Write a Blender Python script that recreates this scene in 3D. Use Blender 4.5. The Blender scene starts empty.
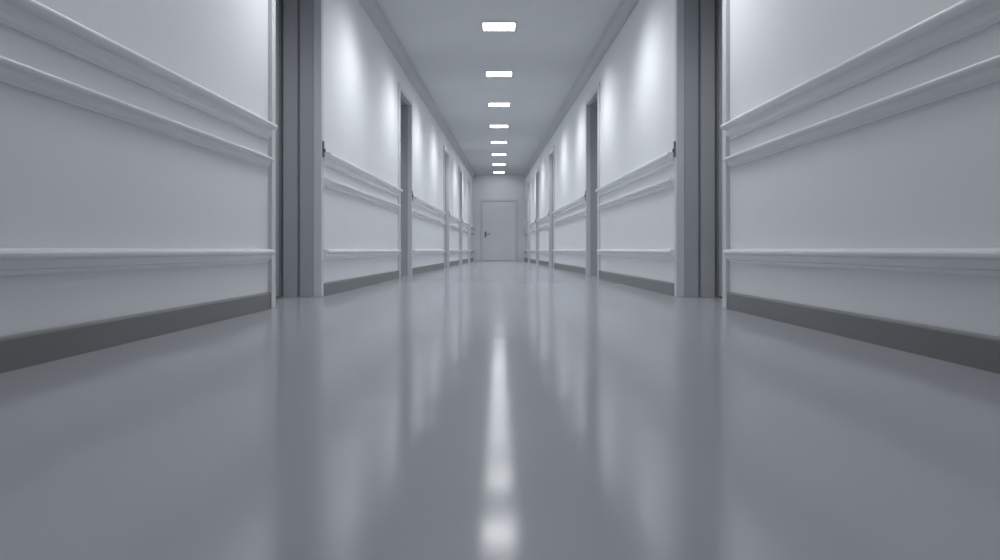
import bpy, math
from mathutils import Vector
sc=bpy.context.scene
sc.view_settings.view_transform='Standard'
CAMZ=0.378; H=3.0; YB=-3.0; YE=24.4; DH=2.54; TH=0.40
def hw(y): return 1.604-0.02857*y
OPEN=[(4.53,5.65),(9.32,10.40),(14.9,15.95),(18.6,19.6),(21.8,22.7)]
# ---------- materials
def mat(name,col,rough=0.5,metal=0.0,var=0.02,vscale=3.0,coat=0.0,spec=0.5):
    m=bpy.data.materials.new(name); m.use_nodes=True
    nt=m.node_tree; b=nt.nodes['Principled BSDF']
    b.inputs['Roughness'].default_value=rough; b.inputs['Metallic'].default_value=metal
    b.inputs['Specular IOR Level'].default_value=spec
    b.inputs['Coat Weight'].default_value=coat
    tc=nt.nodes.new('ShaderNodeTexCoord')
    n=nt.nodes.new('ShaderNodeTexNoise'); n.inputs['Scale'].default_value=vscale; n.inputs['Detail'].default_value=3
    nt.links.new(tc.outputs['Object'],n.inputs['Vector'])
    r=nt.nodes.new('ShaderNodeValToRGB')
    r.color_ramp.elements[0].position=0.3; r.color_ramp.elements[1].position=0.7
    r.color_ramp.elements[0].color=[max(0,c*(1-var)) for c in col]+[1]
    r.color_ramp.elements[1].color=[min(1,c*(1+var)) for c in col]+[1]
    nt.links.new(n.outputs['Fac'],r.inputs['Fac']); nt.links.new(r.outputs['Color'],b.inputs['Base Color'])
    return m
M_wall=mat('wall_paint',(0.735,0.752,0.775),0.45,var=.008)
M_trim=mat('trim_paint',(0.775,0.79,0.81),0.26,var=.005)
M_ceil=mat('ceiling_paint',(0.61,0.628,0.65),0.8)
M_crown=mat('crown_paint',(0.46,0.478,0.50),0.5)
M_base=mat('baseboard_vinyl',(0.165,0.167,0.17),0.35)
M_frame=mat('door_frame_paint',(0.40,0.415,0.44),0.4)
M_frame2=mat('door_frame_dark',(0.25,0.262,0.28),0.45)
M_case=mat('door_casing_paint',(0.60,0.618,0.645),0.4)
M_door=mat('door_laminate',(0.42,0.435,0.455),0.4)
M_edoor=mat('end_door_paint',(0.77,0.784,0.805),0.45)
M_eframe=mat('end_door_frame_paint',(0.67,0.684,0.705),0.45)
M_metal=mat('brushed_steel',(0.22,0.22,0.23),0.35,1.0)
# floor: glossy poured epoxy = diffuse pigment under a fresnel gloss
M_floor=bpy.data.materials.new('floor_epoxy'); M_floor.use_nodes=True
nt=M_floor.node_tree; nt.nodes.clear(); N=nt.nodes.new; Lk=nt.links.new
out=N('ShaderNodeOutputMaterial'); mx=N('ShaderNodeMixShader'); df=N('ShaderNodeBsdfDiffuse'); gl=N('ShaderNodeBsdfAnisotropic'); fr=N('ShaderNodeFresnel')
gl.distribution='GGX'; gl.inputs['Roughness'].default_value=0.128; gl.inputs['Color'].default_value=(.97,.98,1,1); fr.inputs['IOR'].default_value=2.3
ml=N('ShaderNodeMath'); ml.operation='MULTIPLY'; ml.inputs[1].default_value=.71
tc=N('ShaderNodeTexCoord'); ns=N('ShaderNodeTexNoise'); ns.inputs['Scale'].default_value=.8; rp=N('ShaderNodeValToRGB')
rp.color_ramp.elements[0].color=(.365,.378,.407,1); rp.color_ramp.elements[1].color=(.38,.393,.422,1)
Lk(tc.outputs['Object'],ns.inputs['Vector']); Lk(ns.outputs['Fac'],rp.inputs['Fac']); Lk(rp.outputs['Color'],df.inputs['Color'])
Lk(fr.outputs[0],ml.inputs[0]); Lk(ml.outputs[0],mx.inputs[0]); Lk(df.outputs[0],mx.inputs[1]); Lk(gl.outputs[0],mx.inputs[2]); Lk(mx.outputs[0],out.inputs['Surface'])
mp=N('ShaderNodeMapping'); mp.inputs['Scale'].default_value=(.45,2.6,1); nb=N('ShaderNodeTexNoise'); nb.inputs['Scale'].default_value=1.0; nb.inputs['Detail'].default_value=0.5
bp=N('ShaderNodeBump'); bp.inputs['Strength'].default_value=1.0; bp.inputs['Distance'].default_value=0.004
Lk(tc.outputs['Object'],mp.inputs['Vector']); Lk(mp.outputs[0],nb.inputs['Vector']); Lk(nb.outputs['Fac'],bp.inputs['Height']); Lk(bp.outputs[0],gl.inputs['Normal'])
def emis(name,col,s):
    m=bpy.data.materials.new(name); m.use_nodes=True; nt=m.node_tree
    b=nt.nodes['Principled BSDF']; b.inputs['Base Color'].default_value=(.9,.9,.9,1)
    b.inputs['Emission Color'].default_value=(*col,1); b.inputs['Emission Strength'].default_value=s
    return m
M_em=emis('light_diffuser',(0.98,0.99,1.0),14)
# ---------- geometry
class MB:
    def __init__(s): s.v=[]; s.f=[]; s.m=[]
    def prism(s,prof_a,prof_b,mi=0):
        n=len(prof_a); o=len(s.v); s.v+=prof_a+prof_b
        for i in range(n):
            j=(i+1)%n; s.f.append((o+i,o+j,o+n+j,o+n+i)); s.m.append(mi)
        s.f.append(tuple(o+i for i in range(n))); s.m.append(mi)
        s.f.append(tuple(o+n+i for i in reversed(range(n)))); s.m.append(mi)
    def box(s,x0,x1,y0,y1,z0,z1,mi=0):
        s.prism([(x0,y0,z0),(x1,y0,z0),(x1,y0,z1),(x0,y0,z1)],[(x0,y1,z0),(x1,y1,z0),(x1,y1,z1),(x0,y1,z1)],mi)
    def ext(s,side,prof,y0,y1,mi=0):   # prof=(off inward,z)
        s.prism([(side*(hw(y0)-o),y0,z) for o,z in prof],[(side*(hw(y1)-o),y1,z) for o,z in prof],mi)
    def wbox(s,side,o0,o1,y0,y1,z0,z1,mi=0):
        s.ext(side,[(o0,z0),(o1,z0),(o1,z1),(o0,z1)],y0,y1,mi)
    def obj(s,name,mats,parent=None,bevel=0,smooth=False):
        import bmesh
        me=bpy.data.meshes.new(name); me.from_pydata([tuple(v) for v in s.v],[],s.f)
        for m in mats: me.materials.append(m)
        for p,mi in zip(me.polygons,s.m): p.material_index=mi
        bm=bmesh.new(); bm.from_mesh(me); bmesh.ops.recalc_face_normals(bm,faces=bm.faces); bm.to_mesh(me); bm.free()
        o=bpy.data.objects.new(name,me); sc.collection.objects.link(o)
        if parent: o.parent=parent
        if bevel:
            md=o.modifiers.new('bevel','BEVEL'); md.width=bevel; md.segments=2; md.limit_method='ANGLE'
        if smooth:
            for p in me.polygons: p.use_smooth=True
            md=o.modifiers.new('es','EDGE_SPLIT'); md.split_angle=math.radians(32)
        return o
def empty(name,loc=(0,0,0)):
    e=bpy.data.objects.new(name,None); sc.collection.objects.link(e); e.empty_display_size=.1; return e
X0=hw(YB)+TH+.1
m=MB(); m.box(-X0,X0,YB-.2,YE+.2,-.1,0); m.obj('floor',[M_floor])
m=MB(); m.box(-X0,X0,YB-.2,YE+.2,H,H+.1); m.obj('ceiling',[M_ceil])
m=MB(); m.box(-X0,X0,YB-.2,YB,0,H); m.obj('wall_back',[M_wall])
segs=[]; y=YB
for a,c in OPEN: segs.append((y,a)); y=c
segs.append((y,YE))
CW=0.055
def arc(cx,cz,r,a0,a1,n=8,sx=1):
    return [(cx+sx*r*math.cos(math.radians(a0+(a1-a0)*i/n)),cz+r*math.sin(math.radians(a0+(a1-a0)*i/n))) for i in range(n+1)]
def sh(P,d): return [(o,z+d) for o,z in P]
# profiles (protrusion,z) : stepped panel mouldings
P_hand=sh([(0,1.118),(.010,1.118),(.012,1.132),(.022,1.136),(.032,1.144),(.036,1.156),(.036,1.178),(.054,1.182)]+arc(.056,1.200,.016,-80,90,8)+[(.036,1.217),(.018,1.221),(.012,1.229),(0,1.229)],-.040)
P_mid=sh([(0,.926),(.008,.926),(.010,.938),(.018,.942),(.025,.950),(.027,.966),(.038,.970)]+arc(.040,.982,.011,-80,90,6)+[(.014,.995),(.008,1.0),(0,1.0)],-.028)
P_low=[(0,.298),(.008,.298),(.012,.306),(.012,.314),(.022,.318),(.030,.330),(.032,.346)]+[(.044,.350),(.052,.357),(.054,.367),(.050,.376),(.040,.381),(.012,.384),(0,.384)]
P_base=[(0,0),(.018,0),(.018,.098),(.014,.106),(.010,.110),(0,.110)]
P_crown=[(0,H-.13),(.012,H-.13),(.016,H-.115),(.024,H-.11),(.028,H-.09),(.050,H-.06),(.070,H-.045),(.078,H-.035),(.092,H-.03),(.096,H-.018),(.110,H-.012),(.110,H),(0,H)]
tn=0
for side,nm in ((-1,'left'),(1,'right')):
    w=MB()
    for a,c in segs: w.wbox(side,-TH-.08,0,a,c,0,H)
    for a,c in OPEN:
        w.wbox(side,-TH-.08,0,a,c,DH,H)
    w.obj('wall_'+nm,[M_wall])
    bb=MB()
    for k,(a,c) in enumerate(segs):
        a2=a+(CW if k else 0); c2=c-(.055 if k<len(segs)-1 else 0)
        bb.ext(side,P_base,a2,c2)
        c3=c2-(.025 if k<len(segs)-1 else 0)
        for P in (P_hand,P_mid,P_low):
            tn+=1; h=MB(); h.ext(side,P,a2+.004,c3); h.obj('trim_%d'%tn,[M_trim],smooth=True)
    bb.obj('baseboard_'+nm,[M_base])
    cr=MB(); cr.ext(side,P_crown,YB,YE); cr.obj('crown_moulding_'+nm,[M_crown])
# doorways
dn=0
for side in (-1,1):
    for a,c in OPEN:
        dn+=1; e=empty('door_%d'%dn)
        k=MB()
        k.wbox(side,-.05,.026,a-.055,a+.012,0,DH+CW); k.wbox(side,-.05,.014,c-.012,c+CW,0,DH+CW)
        k.wbox(side,-.05,.012,a+.012,c-.012,DH-.012,DH+CW)
        k.obj('casing',[M_case],e,bevel=.004)
        f=MB()
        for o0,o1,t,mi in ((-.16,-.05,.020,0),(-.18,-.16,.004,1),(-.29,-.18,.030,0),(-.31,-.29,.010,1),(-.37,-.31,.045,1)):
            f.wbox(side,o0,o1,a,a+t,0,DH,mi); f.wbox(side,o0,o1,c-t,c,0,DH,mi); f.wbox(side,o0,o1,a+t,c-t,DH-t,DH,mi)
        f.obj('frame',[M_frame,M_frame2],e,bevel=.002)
        s=MB(); s.wbox(side,-.36,-.315,a+.05,c-.05,.008,DH-.05)
        s.wbox(side,-.40,-.372,a,c,0,DH)
        s.wbox(side,-.3155,-.309,a+.13,c-.13,.25,1.0); s.wbox(side,-.3155,-.309,a+.13,c-.13,1.15,2.35)
        s.obj('slab',[M_door],e,bevel=.003)
        hd=MB(); hd.wbox(side,-.315,-.300,a+.07,a+.12,.95,1.15); hd.wbox(side,-.300,-.265,a+.085,a+.105,1.04,1.06); hd.wbox(side,-.275,-.258,a+.085,a+.22,1.038,1.062)
        hd.obj('handle',[M_metal],e,bevel=.004)
        st=MB(); st.wbox(side,.012,.024,c+.010,c+.040,1.13,1.26); st.wbox(side,.022,.036,c+.018,c+.032,1.17,1.20)
        st.obj('latch_plate',[M_metal],e,bevel=.003)
# end wall with door
m=MB(); dw=.62; dhh=2.1
m.box(-X0,-dw,YE,YE+.2,0,H); m.box(dw,X0,YE,YE+.2,0,H); m.box(-dw,dw,YE,YE+.2,dhh,H); m.obj('wall_end',[M_edoor])
dn+=1; e=empty('door_%d'%dn)
m=MB(); t=.05
m.box(-dw-.04,-dw+t-.02,YE-.02,YE+.12,0,dhh+.04); m.box(dw-t+.02,dw+.04,YE-.02,YE+.12,0,dhh+.04); m.box(-dw+t-.02,dw-t+.02,YE-.02,YE+.12,dhh-.03,dhh+.04); m.obj('frame',[M_eframe],e,bevel=.004)
m=MB(); m.box(-dw+.035,dw-.035,YE+.0,YE+.05,.01,dhh-.035); m.obj('slab',[M_edoor],e,bevel=.004)
m=MB(); m.box(-.50,-.44,YE-.018,YE,.82,1.02); m.box(-.48,-.46,YE-.05,YE-.01,.92,.94); m.box(-.48,-.30,YE-.065,YE-.045,.915,.945); m.obj('handle',[M_metal],e,bevel=.004)
# ceiling lights
for i in range(-5,8):
    y=8.2+2.2*i
    if y<YB+.3: continue
    e=empty('ceiling_light')
    a,bq=.185,.14
    m=MB(); 
    for (x0,x1,y0,y1) in ((-a-.02,-a,-bq-.02,bq+.02),(a,a+.02,-bq-.02,bq+.02),(-a,a,-bq-.02,-bq),(-a,a,bq,bq+.02)):
        m.box(x0,x1,y+y0,y+y1,H-.010,H)
    m.obj('frame',[M_crown],e)
    m=MB(); m.box(-a,a,y-bq,y+bq,H-.008,H); m.obj('diffuser',[M_em],e)
# added spots with no fixture, brightening both walls in soft bands
for side in (-1,1):
    for i in range(-4,9):
        y=6.6+2.2*i
        if y<YB+.3 or y>YE-.3: continue
        L=bpy.data.lights.new('wall_washer','SPOT'); L.energy=66*(.35 if y<3 else 1); L.spot_size=math.radians(136); L.spot_blend=1.0; L.shadow_soft_size=.30; L.color=(.96,.98,1)
        o=bpy.data.objects.new('wall_washer',L); sc.collection.objects.link(o)
        o.location=(side*(hw(y)-.70),y,H-.32)
        d=Vector((side*.26,0,-1)); o.rotation_euler=d.to_track_quat('-Z','Y').to_euler()
w=bpy.data.worlds.new('world'); sc.world=w; w.use_nodes=True
w.node_tree.nodes['Background'].inputs[0].default_value=(.6,.65,.7,1); w.node_tree.nodes['Background'].inputs[1].default_value=.1
cam=bpy.data.cameras.new('camera'); co=bpy.data.objects.new('camera',cam); sc.collection.objects.link(co)
co.location=(0,0,CAMZ); co.rotation_euler=(math.radians(90),0,0); cam.sensor_width=36; cam.lens=25.2; cam.shift_y=-.03; cam.shift_x=.001; cam.clip_start=.01
sc.camera=co
